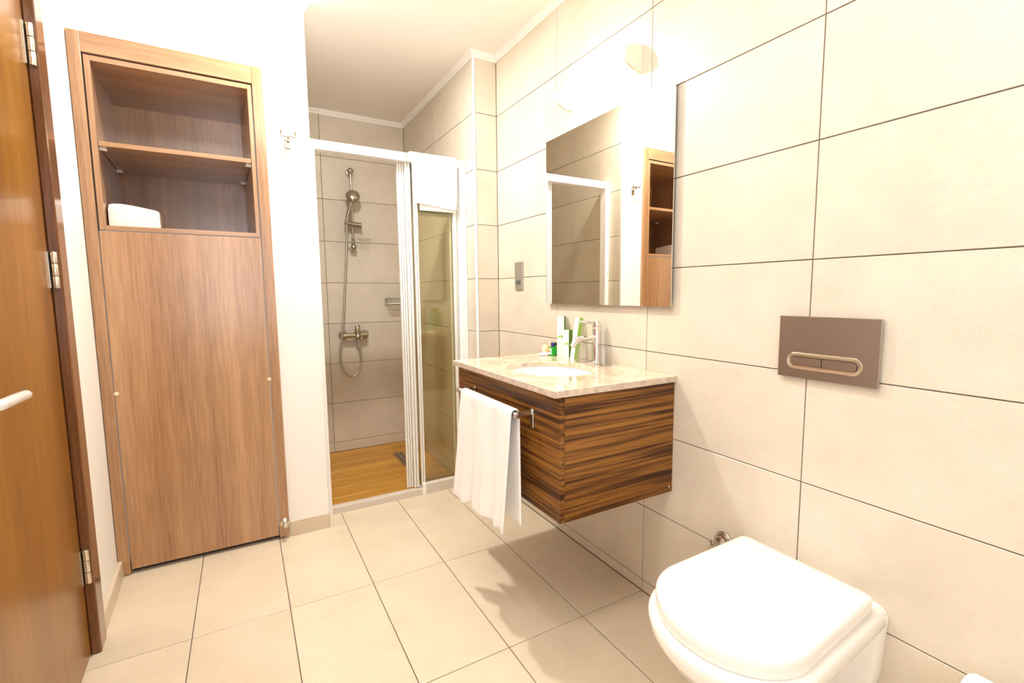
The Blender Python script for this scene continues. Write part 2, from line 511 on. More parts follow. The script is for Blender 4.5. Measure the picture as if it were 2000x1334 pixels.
# ------------------------------------------------------------------ shower floor
bm = bm_new(); add_box(bm, (-1.0, 1.36, -0.12), (0.0, 2.6, -0.0325))
sf = structure('floor_shower', bm, m_grout)
ys = [1.345, 1.485, 1.635, 1.785, 1.935, 2.085, 2.235, 2.385, YB]
tiles(sf, (0, 0, -0.03), (1, 0, 0), (0, 1, 0), [XS, -0.337, XP], ys, m_plank, gap=0.0018, name='plank')
bm = bm_new()
add_box(bm, (XS, 1.338, -0.03), (-0.438, 1.378, 0.038), bev=0.003)
structure('threshold', bm, m_grey_stone)
bm = bm_new()
add_box(bm, (-0.438, 1.336, -0.03), (XP, 1.378, 0.062), bev=0.003)
structure('threshold', bm, m_grey_stone)

t = thing('shower_drain', 'grey steel slotted channel drain in the wooden shower floor', 'drain', (-0.341, 1.95, -0.03))
bm = bm_new(); add_box(bm, (-0.376, 1.64, -0.031), (-0.306, 2.256, -0.0262), bev=0.001); obj('grate', bm, m_steel, t)
bm = bm_new()
for k in range(26):
    for xx in (-0.358, -0.324):
        add_box(bm, (xx - 0.003, 1.66 + k * 0.0226, -0.0264), (xx + 0.003, 1.675 + k * 0.0226, -0.0258))
o = obj('slots', bm, m_dark, t); o['kind'] = 'stuff'

# ------------------------------------------------------------------ door in the left wall
d = thing('door_1', 'orange brown wooden door with steel hinges in the left wall', 'door', LW((0.92, 0, 0)), kind='structure')
box('door_leaf', (DS0, -0.045, 0.006), (DS1, -0.004, DTOP), m_door, d, bev=0.002, xf=LW)
for (a, b) in ((DS0 - 0.094, DS0 - 0.009), (DS1 + 0.009, DS1 + 0.094)):
    box('casing', (a, -0.004, 0.0), (b, 0.022, DTOP + 0.09), m_casing, d, bev=0.003, xf=LW)
box('casing', (DS0 - 0.009, -0.004, DTOP + 0.008), (DS1 + 0.009, 0.022, DTOP + 0.09), m_casing, d, bev=0.003, xf=LW)
for (a, b) in ((DS0 - 0.05, DS0 - 0.003), (DS1 + 0.003, DS1 + 0.05)):
    box('jamb', (a, -0.12, 0.0), (b, -0.004, DTOP + 0.05), m_casing, d, xf=LW)
for z0, z1 in ((1.815, 1.93), (1.183, 1.29), (0.248, 0.36)):
    bm = bm_new(); h = z1 - z0
    for a, b in ((0, 0.32), (0.335, 0.665), (0.68, 1.0)):
        add_lathe(bm, [(0.0070, 0), (0.0078, 0.002), (0.0078, h * (b - a) - 0.002), (0.0070, h * (b - a))], LW((DS0 - 0.002, 0.009, z0 + a * h)), (0, 0, 1), 14)
    add_box(bm, (DS0 - 0.002, -0.0035, z0), (DS0 + 0.011, -0.001, z1), xf=LW)
    obj('hinge', bm, m_nickel, d, smooth=True)
hb = bm_new()
hp = [LW((1.265, 0.0, 0.962)), LW((1.265, 0.052, 0.962)), LW((1.255, 0.060, 0.962)), LW((1.20, 0.062, 0.961)), LW((1.119, 0.060, 0.957))]
add_tube(hb, hp, [0.010, 0.010, 0.0105, 0.0105, 0.0095], 14, smooth_path=5)
add_ball(hb, LW((1.119, 0.060, 0.957)), 0.0095, 14)
lever = obj('door_handle', hb, m_satin, d, smooth=True)
lever['label'] = 'chrome lever handle'
hb = bm_new(); add_lathe(hb, [(0.026, -0.006), (0.026, 0.004), (0.022, 0.008), (0, 0.008)], LW((1.265, 0, 0.962)), LN, 24)
obj('rosette', hb, m_satin, lever, smooth=True)

# ------------------------------------------------------------------ built-in cabinet
c = thing('built_in_cabinet', 'tall brown wooden built-in cabinet with open shelves above a plain door', 'cabinet', (-1.46, 1.2, 0))
YC = 1.19
box('frame_stile', (CAB_L + 0.002, YC, 0.004), (-1.739, YW + 0.03, CAB_T), m_cab, c, bev=0.0015)
box('frame_stile', (-1.187, YC, 0.012), (CAB_R, YW + 0.03, CAB_T), m_cab, c, bev=0.0015)
box('frame_rail', (-1.739, YC + 0.0005, 2.068), (-1.187, YW + 0.03, CAB_T), m_cab_h, c, bev=0.0015)
box('door', (-1.736, YC + 0.003, 0.022), (-1.190, YC + 0.022, 1.411), m_cab, c, bev=0.001)
D = 1.722
sh = 0.045   # the carcass follows the left wall, a little off square
def CX(p):
    return V((p[0] - sh * (p[1] - YC), p[1], p[2]))
box('side_panel', (-1.734, YC + 0.006, 1.416), (-1.7155, D, 2.062), m_cab, c, bev=0.0008, xf=CX)
box('side_panel', (-1.2055, YC + 0.006, 1.416), (-1.190, D, 2.062), m_cab, c, bev=0.0008, xf=CX)
box('top_panel', (-1.7155, YC + 0.006, 2.043), (-1.2055, D, 2.062), m_cab_h, c, bev=0.0008, xf=CX)
box('bottom_panel', (-1.7155, YC + 0.004, 1.415), (-1.2055, D, 1.433), m_cab_h, c, bev=0.0008, xf=CX)
box('back_panel', (-1.734, D, 1.416), (-1.190, D + 0.012, 2.062), m_cab, c, xf=CX)
box('shelf', (-1.714, YC + 0.008, 1.734), (-1.207, D - 0.002, 1.752), m_cab_h, c, bev=0.0008, xf=CX)
for x, s_ in ((-1.7155, 1), (-1.2055, -1)):
    for y in (1.235, 1.645):
        bm = bm_new()
        add_tube(bm, [CX((x, y, 1.7285)), CX((x + s_ * 0.022, y, 1.7285))], 0.0045, 10)
        add_box(bm, (min(x, x + s_ * 0.018), y - 0.012, 1.730), (max(x, x + s_ * 0.018), y + 0.012, 1.734), xf=CX)
        o = obj('shelf_support', bm, m_pvc, c)
for x, z in ((-1.7305, 0.767), (-1.1905, 0.775)):
    bm = bm_new(); add_lathe(bm, [(0.0085, 0), (0.0085, 0.0015), (0.006, 0.003), (0, 0.0032)], (x, YC + (0.003 if x < -1.5 else 0.002), z), (0, -1, 0), 16)
    o = obj('screw_cap', bm, M('cream_cap', (0.72, 0.58, 0.38), 0.5) if 'cream_cap' not in bpy.data.materials else bpy.data.materials['cream_cap'], c, smooth=True)
bm = bm_new()
add_lathe(bm, [(0.021, 0), (0.021, 0.003), (0.016, 0.007), (0.010, 0.010), (0.0075, 0.014), (0.0075, 0.026), (0.011, 0.029), (0.0125, 0.034), (0.011, 0.040), (0.006, 0.043), (0, 0.043)], (-1.163, YC, 0.081), (0, -1, 0), 20)
o = obj('door_stop', bm, m_nickel, c, smooth=True); o['label'] = 'round satin metal door stop'
# dark gap under the cabinet door: its shade painted as a near-black strip
box('gap_shade', (-1.736, YC + 0.04, 0.0), (-1.190, YC + 0.06, 0.03), m_dark, c)

# folded towel in the cabinet
bm = bm_new()
x0, x1, y0, y1, z0 = -1.712, -1.552, 1.245, 1.49, 1.4335
nx, ny = 14, 8
rings = []
for j in range(ny + 1):
    fy = j / ny; y = y0 + (y1 - y0) * fy
    ring = []
    def tp(fx):
        h = 0.100 - 0.026 * max(0, fx - 0.25) + 0.003 * math.sin(fx * PI)
        return h * (1 - 0.25 * (1 - min(1, fy / 0.15)) ** 2) * (0.93 + 0.07 * math.sin(fy * PI))
    for i in range(nx + 1):
        fx = i / nx; ring.append(V((x0 + (x1 - x0) * fx - sh * (y - y0), y, z0)))
    for i in range(nx, -1, -1):
        fx = i / nx
        ex = 0.04 * (1 if i in (0, nx) else 0)
        ring.append(V((x0 + (x1 - x0) * fx - sh * (y - y0), y - (0.006 if 0 < i < nx else 0) * (1 if j == 0 else 0), z0 + tp(fx) * (1 - ex))))
    rings.append(ring)
add_loft(bm, rings)
tag(obj('folded_towel', bm, m_terry, None, smooth=True, auto=55), 'white folded towel lying in the open cabinet, below its shelf', 'towel')

# ------------------------------------------------------------------ coat hook on the white wall
t = thing('towel_hook', 'small chrome double hook on the white wall beside the cabinet', 'hook', (-1.058, YW, 1.82))
bm = bm_new(); add_box(bm, (-1.071, YW - 0.006, 1.818), (-1.046, YW, 1.872), bev=0.003, seg=2); obj('wall_plate', bm, m_bchrome, t)
bm = bm_new(); add_tube(bm, [(-1.058, YW - 0.004, 1.852), (-1.058, YW - 0.022, 1.853), (-1.058, YW - 0.038, 1.862)], [0.009, 0.0075, 0.006], 12, smooth_path=4); obj('arm', bm, m_bchrome, t, smooth=True)
bm = bm_new(); add_tube(bm, [(-1.094, YW - 0.038, 1.8625), (-1.023, YW - 0.038, 1.8625)], 0.0042, 10); obj('bar', bm, m_bchrome, t, smooth=True)
for x in (-1.088, -1.030):
    bm = bm_new(); add_tube(bm, [(x, YW - 0.038, 1.8625), (x, YW - 0.041, 1.880), (x, YW - 0.044, 1.886)], [0.0036, 0.0036, 0.004], 10); obj('peg', bm, m_bchrome, t, smooth=True)

# ------------------------------------------------------------------ shower enclosure
e = thing('shower_enclosure', 'white framed sliding glass shower enclosure with its panels slid to the right', 'shower screen', (-0.55, 1.35, 0.04))
bm = bm_new()
add_box(bm, (XS + 0.012, 1.335, 1.870), (XP - 0.001, 1.395, 1.915), bev=0.003, seg=2); obj('head_rail', bm, m_pvc, e)
bm = bm_new(); add_box(bm, (XS + 0.0005, 1.333, 0.0), (XS + 0.034, 1.395, 1.914), bev=0.003, seg=2)
lp = obj('wall_post', bm, m_pvc, e)
for z in (1.895, 1.815, 1.30, 0.70, 0.19, 0.012):
    bm = bm_new(); add_lathe(bm, [(0.0045, 0), (0.0045, 0.001), (0.003, 0.0028), (0, 0.003)], (XS + 0.017, 1.333, max(z, 0.02)), (0, -1, 0), 12)
    obj('screw', bm, m_chrome, lp, smooth=True)
bm = bm_new(); add_box(bm, (XP - 0.042, 1.333, 0.062), (XP - 0.0005, 1.395, 1.914), bev=0.004, seg=2)
add_box(bm, (XP - 0.048, 1.350, 0.062), (XP - 0.042, 1.385, 1.870)); obj('wall_post', bm, m_pvc, e)
bm = bm_new(); add_box(bm, (-0.443, 1.330, 0.0), (-0.424, 1.345, 0.068), bev=0.002); obj('end_cap', bm, m_pvc, e)
# maker's label on the rail (too small to read)
bm = bm_new(); add_box(bm, (-0.500, 1.3338, 1.890), (-0.452, 1.3352, 1.905)); lb = obj('rail_label', bm, m_label_o, e)
bm = bm_new(); add_box(bm, (-0.498, 1.3334, 1.8925), (-0.454, 1.3339, 1.9025)); obj('label_face', bm, m_card, lb)
bm = bm_new()
for k in range(9):
    add_box(bm, (-0.495 + k * 0.0045, 1.3330, 1.8985), (-0.4925 + k * 0.0045, 1.3335, 1.9015))
for k in range(5):
    add_box(bm, (-0.495 + k * 0.0065, 1.3330, 1.8938), (-0.4915 + k * 0.0065, 1.3335, 1.8955))
o = obj('label_print', bm, m_dark, lb); o['kind'] = 'stuff'

def panel(name, y, x0, wl, x1, wr, zb):
    """One glass panel: rounded leading stile, thinner trailing stile, top and bottom edge strips, glass."""
    bm = bm_new(); add_box(bm, (x0 + wl * 0.5, y - 0.003, zb + 0.004), (x1 - wr * 0.5, y + 0.003, 1.872)); g = obj(name, bm, m_glass, e)
    for a, wd, nm in ((x0, wl, 'stile'), (x1 - wr, wr, 'stile')):
        bm = bm_new(); k = max(1, round(wd / 0.013))
        for i in range(k):
            add_box(bm, (a + wd * i / k + 0.0011, y - 0.010, zb), (a + wd * (i + 1) / k - 0.0011, y + 0.010, 1.872), bev=0.004, seg=3)
        obj(nm, bm, m_alu, g, smooth=True)
    bm = bm_new(); add_box(bm, (x0 + wl, y - 0.005, zb), (x1 - wr, y + 0.005, zb + 0.006)); obj('bottom_strip', bm, m_alu, g)
panel('fixed_panel', 1.350, -0.446, 0.024, -0.205, 0.016, 0.062)
panel('sliding_panel', 1.3685, -0.484, 0.031, -0.186, 0.016, 0.042)
panel('sliding_panel', 1.387, -0.522, 0.040, -0.215, 0.012, 0.042)

# towel thrown over the enclosure's rail
def draped(name, label, along, across, bar, r, x_front, z_bar, a0, a1, zf, zb, wave, nstep, thick, ripple, up=None, group=None, parent=None):
    """Cloth over a straight bar. along = unit direction of the bar, across = unit direction of the front side."""
    along, across = V(along), V(across); O = V(bar)
    NA = 44
    cols = []
    for i in range(NA + 1):
        f = i / NA; a = a0 + (a1 - a0) * f
        zf_i = zf(f); zb_i = zb(f)
        pts = []
        n1 = 22
        for k in range(n1 + 1):
            q = k / n1; z = zf_i + (z_bar - zf_i) * q
            pts.append((x_front(f, 1 - q), z, 1 - q, 1))
        for k in range(1, 8):
            th = PI * k / 8
            pts.append((r * math.cos(th), z_bar + r * math.sin(th), 0, 0))
        n2 = 18
        for k in range(n2 + 1):
            q = k / n2; z = z_bar + (zb_i - z_bar) * q
            pts.append((-r - 0.002 * q, z, q, -1))
        cols.append([O + along * (a + ripple(f, p[2], p[3])) + across * (p[0] + wave(f, p[2], p[3])) + V((0, 0, p[1])) for p in pts])
    bm = bm_new()
    vs = [[bm.verts.new(p) for p in cc] for cc in cols]
    for A, B in zip(vs, vs[1:]):
        for k in range(len(A) - 1):
            bm.faces.new((A[k], A[k + 1], B[k + 1], B[k]))
    o = obj(name, bm, m_terry, None, smooth=True, auto=70)
    md = o.modifiers.new('thickness', 'SOLIDIFY'); md.thickness = thick; md.offset = 0
    ms = o.modifiers.new('round', 'SUBSURF'); ms.levels = 1; ms.render_levels = 1
    return tag(o, label, 'towel', group)

draped('bath_towel', 'white folded towel draped over the white rail of the shower enclosure', (1, 0, 0), (0, -1, 0), (0, 1.365, 0), 0.040,
       lambda f, q: 0.040 + 0.004 * q, 1.888, -0.456, -0.193,
       lambda f: 1.640 + 0.012 * (1 - f) - 0.014 * f, lambda f: 1.60,
       lambda f, q, s: (0.0015 * math.sin(f * 9) * q) if s > 0 else 0, 0, 0.008,
       lambda f, q, s: 0.006 * math.sin(q * 3) * (f - 0.5) - 0.012 * q * f + 0.014 * q * (1 - f))
# inner layer of the same towel, its hem just showing
bm = bm_new()
add_box(bm, (-0.416, 1.3255, 1.617), (-0.206, 1.3325, 1.86), bev=0.003, seg=2)
o = obj('inner_fold', bm, m_terry, bpy.data.objects['bath_towel'], smooth=True)

# ------------------------------------------------------------------ shower set
XR = -0.553
t = thing('shower_slide_rail', 'upright chrome slide rail with ball ends on the shower back wall', 'shower rail', (XR, 2.46, 1.49))
bm = bm_new(); add_tube(bm, [(XR, 2.462, 2.048), (XR, 2.462, 1.505)], 0.0085, 14); obj('rail', bm, m_bchrome, t, smooth=True)
for z in (2.048, 1.505):
    bm = bm_new(); add_ball(bm, (XR, 2.462, z), 0.023, 18); add_tube(bm, [(XR, 2.462, z), (XR, YB, z)], 0.013, 14)
    add_lathe(bm, [(0.024, 0), (0.024, 0.006), (0.016, 0.010)], (XR, YB, z), (0, -1, 0), 18); obj('end_bracket', bm, m_bchrome, t, smooth=True)
bm = bm_new(); add_tube(bm, [(-0.607, 2.440, 1.672), (-0.592, 2.444, 1.672), (-0.560, 2.455, 1.668), (-0.500, 2.462, 1.664)], [0.017, 0.018, 0.020, 0.019], 16)
add_tube(bm, [(-0.512, 2.461, 1.664), (-0.494, 2.462, 1.664)], 0.022, 14)
obj('slider', bm, m_bchrome, t, smooth=True)
bm = bm_new(); add_lathe(bm, [(0.018, -0.022), (0.018, 0.02), (0.0125, 0.02), (0.0125, -0.022)], (XR, 2.462, 1.55), (0, 0, 1), 18)
add_lathe(bm, [(0.0, 0.0), (0.045, 0.0), (0.062, 0.010), (0.062, 0.013), (0.044, 0.004), (0, 0.004)], (XR + 0.075, 2.447, 1.556), (0, 0, 1), 24, sx=1, sy=0.8)
o = obj('soap_dish', bm, m_clear, t, smooth=True); o['label'] = 'clear plastic soap dish'

t = thing('hand_shower', 'round chrome hand shower with a long looping hose in the shower', 'shower head', (-0.595, 2.44, 1.66))
bm = bm_new()
hd = V((-0.553, 2.405, 1.865)); nrm = V((-0.10, -0.9, 0.42)).normalized()
add_lathe(bm, [(0, 0.020), (0.018, 0.0195), (0.034, 0.014), (0.046, 0.004), (0.050, -0.006), (0.050, -0.012), (0.044, -0.016), (0, -0.016)], hd, nrm, 28)
obj('spray_head', bm, m_bchrome, t, smooth=True)
bm = bm_new()
add_tube(bm, [hd + nrm * 0.004 + V((0, 0, 0.01)), hd + V((-0.012, 0.008, -0.050)), V((-0.580, 2.425, 1.76)), V((-0.594, 2.436, 1.70)), V((-0.599, 2.440, 1.645))], [0.012, 0.0155, 0.0135, 0.013, 0.011], 14, smooth_path=5)
obj('handle', bm, m_bchrome, t, smooth=True)
bm = bm_new()
hose = [(-0.599, 2.440, 1.648), (-0.602, 2.440, 1.56), (-0.614, 2.440, 1.40), (-0.630, 2.440, 1.215), (-0.645, 2.440, 1.02), (-0.668, 2.440, 0.84),
        (-0.682, 2.440, 0.74), (-0.676, 2.440, 0.645), (-0.648, 2.442, 0.577), (-0.603, 2.445, 0.548), (-0.558, 2.448, 0.585), (-0.534, 2.45, 0.65), (-0.534, 2.452, 0.72), (-0.546, 2.455, 0.79), (-0.549, 2.457, 0.822)]
add_tube(bm, hose, 0.0075, 12, smooth_path=7)
obj('hose', bm, m_hose, t, smooth=True)

t = thing('shower_mixer', 'chrome wall mixer tap with two round wall plates in the shower', 'tap', (-0.567, 2.46, 0.85))
bm = bm_new(); add_tube(bm, [(-0.652, 2.458, 0.855), (-0.482, 2.458, 0.855)], 0.0195, 18)
add_tube(bm, [(-0.552, 2.456, 0.838), (-0.552, 2.456, 0.885)], 0.024, 18); add_ball(bm, (-0.552, 2.45, 0.846), 0.027)
obj('body', bm, m_bchrome, t, smooth=True)
for x in (-0.642, -0.492):
    bm = bm_new(); add_lathe(bm, [(0.034, 0), (0.034, 0.004), (0.030, 0.012), (0.018, 0.020), (0.015, 0.055)], (x, YB, 0.855), (0, -1, 0), 24); obj('wall_plate', bm, m_bchrome, t, smooth=True)
bm = bm_new(); add_lathe(bm, [(0.020, 0.0), (0.023, 0.004), (0.023, 0.034), (0.0205, 0.040), (0, 0.041)], (-0.552, 2.456, 0.888), (0, 0, 1), 20)
add_tube(bm, [(-0.552, 2.445, 0.921), (-0.549, 2.405, 0.934)], [0.006, 0.005], 10); obj('knob', bm, m_chrome, t, smooth=True)
bm = bm_new(); add_tube(bm, [(-0.549, 2.457, 0.845), (-0.549, 2.457, 0.815)], [0.012, 0.011], 14)
add_tube(bm, [(-0.549, 2.457, 0.83), (-0.520, 2.448, 0.832)], 0.009, 10); obj('hose_outlet', bm, m_chrome, t, smooth=True)

t = thing('soap_basket', 'small chrome wire basket on the shower back wall', 'basket', (-0.25, 2.46, 1.08))
bm = bm_new()
bx0, bx1, by0, by1, bz0, bz1 = -0.326, -0.165, 2.415, 2.515, 1.086, 1.130
for z in (bz0, bz1):
    add_tube(bm, [(bx0, by1, z), (bx0, by0, z), (bx1, by0, z), (bx1, by1, z), (bx0, by1, z)], 0.0032, 8)
obj('rim', bm, m_chrome, t, smooth=True)
bm = bm_new()
for k in range(1, 10):
    x = bx0 + (bx1 - bx0) * k / 10; add_tube(bm, [(x, by0, bz1), (x, by0, bz0), (x, by1, bz0), (x, by1, bz1)], 0.0015, 6)
for k in range(0, 5):
    y = by0 + (by1 - by0) * k / 4; add_tube(bm, [(bx0, y, bz1), (bx0, y, bz0), (bx1, y, bz0), (bx1, y, bz1)], 0.0015, 6)
o = obj('wires', bm, m_chrome, t, smooth=True); o['kind'] = 'stuff'
for x in (-0.29, -0.20):
    bm = bm_new(); add_tube(bm, [(x, 2.513, 1.108), (x, YB, 1.108)], 0.008, 10); obj('bracket', bm, m_chrome, t, smooth=True)

# ------------------------------------------------------------------ vanity
VX, VY0, VY1, VZ0, VZ1 = -0.483, -0.142, 0.650, 0.455, 0.850
t = thing('vanity_cabinet', 'dark striped wooden wall-hung vanity cabinet under the marble top', 'cabinet', (-0.24, 0.254, VZ0))
box('front_panel', (VX, VY0 + 0.001, VZ0), (VX + 0.018, VY1 - 0.001, VZ1 - 0.004), m_zeb_y, t, bev=0.0008)
for y in (VY0, VY1 - 0.018):
    box('side_panel', (VX + 0.0182, y, VZ0), (-0.001, y + 0.018, VZ1), m_zeb_x, t, bev=0.0008)
box('bottom_panel', (VX + 0.018, VY0 + 0.018, VZ0 + 0.002), (-0.001, VY1 - 0.018, VZ0 + 0.02), m_zeb_y, t)
for y, z in ((0.045, 0.64),):
    bm = bm_new(); add_lathe(bm, [(0.006, 0), (0.006, 0.001), (0.004, 0.0025), (0, 0.003)], (VX, y, z), (-1, 0, 0), 14); obj('screw_cap', bm, m_casing, t, smooth=True)
bm = bm_new(); add_lathe(bm, [(0.0035, 0), (0.0035, 0.0006), (0, 0.001)], (-0.015, VY0, VZ0 + 0.02), (0, -1, 0), 10); obj('screw_cap', bm, m_card, t, smooth=True)

ZT = 0.874
t = thing('marble_countertop', 'cream marble vanity countertop with an oval white washbasin', 'countertop', (-0.255, 0.25, 0.852))
cx, cy, ea, eb = -0.272, 0.236, 0.158, 0.198
TX0, TX1, TY0, TY1 = -0.508, -0.0005, -0.152, 0.650
angs = sorted([2 * PI * k / 96 for k in range(96)] + [math.atan2(y - cy, x - cx) % (2 * PI) for x in (TX0, TX1) for y in (TY0, TY1)])
def rect_pt(a):
    dx, dy = math.cos(a), math.sin(a); s = []
    if abs(dx) > 1e-9: s.append(((TX1 if dx > 0 else TX0) - cx) / dx)
    if abs(dy) > 1e-9: s.append(((TY1 if dy > 0 else TY0) - cy) / dy)
    m_ = min(s); return cx + dx * m_, cy + dy * m_
def ell_pt(a, k=0.0):
    dx, dy = math.cos(a), math.sin(a); r = 1 / math.sqrt((dx / (ea + k)) ** 2 + (dy / (eb + k)) ** 2)
    return cx + dx * r, cy + dy * r
bm = bm_new()
def shrink(p, k):
    return (min(max(p[0], TX0 + k), TX1 - k), min(max(p[1], TY0 + k), TY1 - k))
specs = [('r', 0.852, 0.0015), ('r', 0.8535, 0), ('r', ZT - 0.0015, 0), ('r', ZT, 0.0015), ('e', ZT, 0.004), ('e', ZT - 0.004, 0), ('e', 0.854, 0)]
rings = []
for kind, z, k in specs:
    ring = []
    for a in angs:
        p = shrink(rect_pt(a), k) if kind == 'r' else ell_pt(a, k)
        ring.append(bm.verts.new((p[0], p[1], z)))
    rings.append(ring)
rings.append(rings[0])
n = len(angs)
for A, B in zip(rings, rings[1:]):
    for k in range(n):
        try:
            bm.faces.new((A[k], A[(k + 1) % n], B[(k + 1) % n], B[k]))
        except ValueError:
            pass
slab = obj('slab', bm, m_marble, t, smooth=True, auto=30)
slab.data.materials.append(m_marble_edge)     # the sawn edges are matt and speckled
for p_ in slab.data.polygons:
    if abs(p_.normal.z) < 0.2 and (abs(p_.normal.x) > 0.99 or abs(p_.normal.y) > 0.99) and p_.area > 2e-4:
        p_.material_index = 1
bm = bm_new(); rings = []
for fr, z in ((1.06, 0.8535), (1.03, 0.8535), (1.0, 0.846), (0.94, 0.80), (0.82, 0.755), (0.6, 0.73), (0.3, 0.722), (0.12, 0.720)):
    rings.append([V((cx + (ell_pt(a)[0] - cx) * fr, cy + (ell_pt(a)[1] - cy) * fr, z)) for a in angs])
add_loft(bm, rings, cap0=False)
bas = obj('washbasin', bm, m_ceramic, t, smooth=True); bas['label'] = 'white oval basin set under the marble'
bm = bm_new(); add_lathe(bm, [(0.022, 0), (0.022, 0.002), (0.016, 0.003), (0, 0.0032)], (cx, cy, 0.7205), (0, 0, 1), 20); obj('drain', bm, m_chrome, bas, smooth=True)

# faucet
FX, FY = -0.036, 0.251
t = thing('basin_faucet', 'chrome single lever basin faucet on the marble top', 'faucet', (FX, FY, ZT))
bm = bm_new(); add_lathe(bm, [(0.0205, 0), (0.0205, 0.003), (0.0175, 0.006), (0.0165, 0.012), (0.0165, 0.140)], (FX, FY, ZT), (0, 0, 1), 28); obj('body', bm, m_chrome, t, smooth=True)
bm = bm_new(); add_tube(bm, [(FX, FY, ZT + 0.103), (FX - 0.05, FY, ZT + 0.104), (FX - 0.082, FY, ZT + 0.103), (FX - 0.103, FY, ZT + 0.094), (FX - 0.122, FY, ZT + 0.074)], [0.0125, 0.0125, 0.0125, 0.0125, 0.0125], 18, smooth_path=5)
obj('spout', bm, m_chrome, t, smooth=True)
bm = bm_new(); add_lathe(bm, [(0.0155, 0.142), (0.0165, 0.144), (0.0165, 0.171), (0.0155, 0.173), (0, 0.173)], (FX, FY, ZT), (0, 0, 1), 28)
kb = obj('cap', bm, m_chrome, t, smooth=True)
bm = bm_new(); add_tube(bm, [(FX, FY, ZT + 0.161), (FX - 0.05, FY + 0.001, ZT + 0.168), (FX - 0.092, FY + 0.001, ZT + 0.173)], [0.005, 0.0045, 0.004], 12); add_ball(bm, (FX - 0.092, FY + 0.001, ZT + 0.173), 0.0048, 12)
obj('lever', bm, m_chrome, kb, smooth=True)

# tumblers, upside down
def tumbler(loc, label):
    bm = bm_new()
    add_lathe(bm, [(0.0365, 0.0), (0.0365, 0.001), (0.0295, 0.079), (0.028, 0.081), (0.0, 0.081), (0.0, 0.074), (0.0275, 0.072), (0.0345, 0.001), (0.0365, 0.0)], loc, (0, 0, 1), 36)
    bm.faces.ensure_lookup_table()
    return tag(obj('drinking_glass', bm, m_tumbler, None, smooth=True, auto=50), label, 'glass', 'upturned glasses by the faucet')
tumbler((-0.050, 0.316, ZT), 'upturned clear tumbler behind the faucet spout, beside the leaning box')
tumbler((-0.055, 0.182, ZT), 'upturned clear tumbler in front of the faucet, nearer the camera')

# carton boxes
def carton(name, label, L, d1, wd, dep, ht, m_side, tilt=0.0, leaf=(0.5, 0.5)):
    """Upright carton: L = front left bottom corner, d1 = direction of its front edge on the counter."""
    d1 = V((d1[0], d1[1], 0)).normalized(); d2 = V((-d1.y, d1.x, 0))     # d2 runs away from the viewer
    if d2.dot(V((0.55, 0.83, 0))) < 0:
        d2 = -d2
    O = V((L[0], L[1], ZT + 0.0005))
    rot = Quaternion(V((0, 1, 0)), tilt)
    def X(p):
        q = d1 * p[0] + d2 * p[1] + V((0, 0, p[2])); q = rot @ q; return O + q
    e_ = thing(name, label, 'box', O, 'amenity cartons on the marble top')
    box('front', (0, 0, 0), (wd, 0.0012, ht), m_card, e_, xf=X)
    box('back', (0, dep - 0.0012, 0), (wd, dep, ht), m_card, e_, xf=X)
    for a in (0, wd - 0.0012):
        box('side', (a, 0.0012, 0), (a + 0.0012, dep - 0.0012, ht), m_side, e_, xf=X)
    box('top', (0.0012, 0.0012, ht - 0.0012), (wd - 0.0012, dep - 0.0012, ht), m_side, e_, xf=X)
    # leaf print and a faint line of print near the foot
    bm = bm_new()
    cxl, czl = leaf[0] * wd, leaf[1] * ht
    if leaf[1] > 0:
        for ang, ln in ((-20, 0.016), (25, 0.012), (200, 0.014), (150, 0.009)):
            a = math.radians(ang); u = V((math.cos(a), 0, math.sin(a))); v_ = V((-u.z, 0, u.x))
            c0 = V((cxl, -0.0003, czl))
            pts = [c0, c0 + u * ln * 0.5 + v_ * 0.0035, c0 + u * ln, c0 + u * ln * 0.5 - v_ * 0.0035]
            bm.faces.new([bm.verts.new(X(p)) for p in pts])
        obj('leaf_print', bm, m_green_l, e_)
        bm = bm_new()
        for k in range(5):
            add_box(bm, (wd * 0.25 + k * wd * 0.11, -0.0004, ht * 0.045), (wd * 0.25 + k * wd * 0.11 + wd * 0.07, 0, ht * 0.055), xf=X)
        obj('text_line', bm, m_grey_print, e_)
    else:
        bm.free()
    return e_
carton('tall_carton', 'tallest upright white carton with a dark green side', (-0.050, 0.524), (0.658, -0.752), 0.033, 0.033, 0.183, m_green_d, 0, (0.5, 0.49))
carton('short_carton', 'shorter white carton with a dark green side, in front of the tall one', (-0.052, 0.471), (0.364, -0.93), 0.030, 0.032, 0.123, m_green_d, 0, (0.55, 0.5))
carton('leaning_carton', 'white carton with a lime green side leaning behind the faucet', (-0.062, 0.405), (0.108, -0.993), 0.026, 0.024, 0.184, m_green_l, 0.165, (0.5, 0))

# small bottles and soap
def bottle(name, label, loc, r, h, hs, m_body, m_cap, cap_r, sq=False):
    e_ = thing(name, label, 'bottle', loc, 'toiletry bottles on the marble top')
    bm = bm_new()
    if sq:
        add_box(bm, (loc[0] - r, loc[1] - r * 1.15, loc[2]), (loc[0] + r, loc[1] + r * 1.15, loc[2] + hs), bev=0.004, seg=3)
    else:
        add_lathe(bm, [(r * 0.93, 0), (r, 0.002), (r, hs * 0.75), (r * 0.8, hs * 0.92), (cap_r * 0.8, hs), (cap_r * 0.8, hs + 0.002)], loc, (0, 0, 1), 22)
    obj('body', bm, m_body, e_, smooth=True)
    bm = bm_new(); add_lathe(bm, [(cap_r, hs + 0.001), (cap_r, h - 0.001), (cap_r * 0.93, h), (0, h)], loc, (0, 0, 1), 20); obj('cap', bm, m_cap, e_, smooth=True)
    return e_
bottle('lotion_bottle', 'small peach lotion bottle with a clear cap behind the soap', (-0.052, 0.620, ZT), 0.0165, 0.063, 0.044, m_peach, m_clear, 0.009)
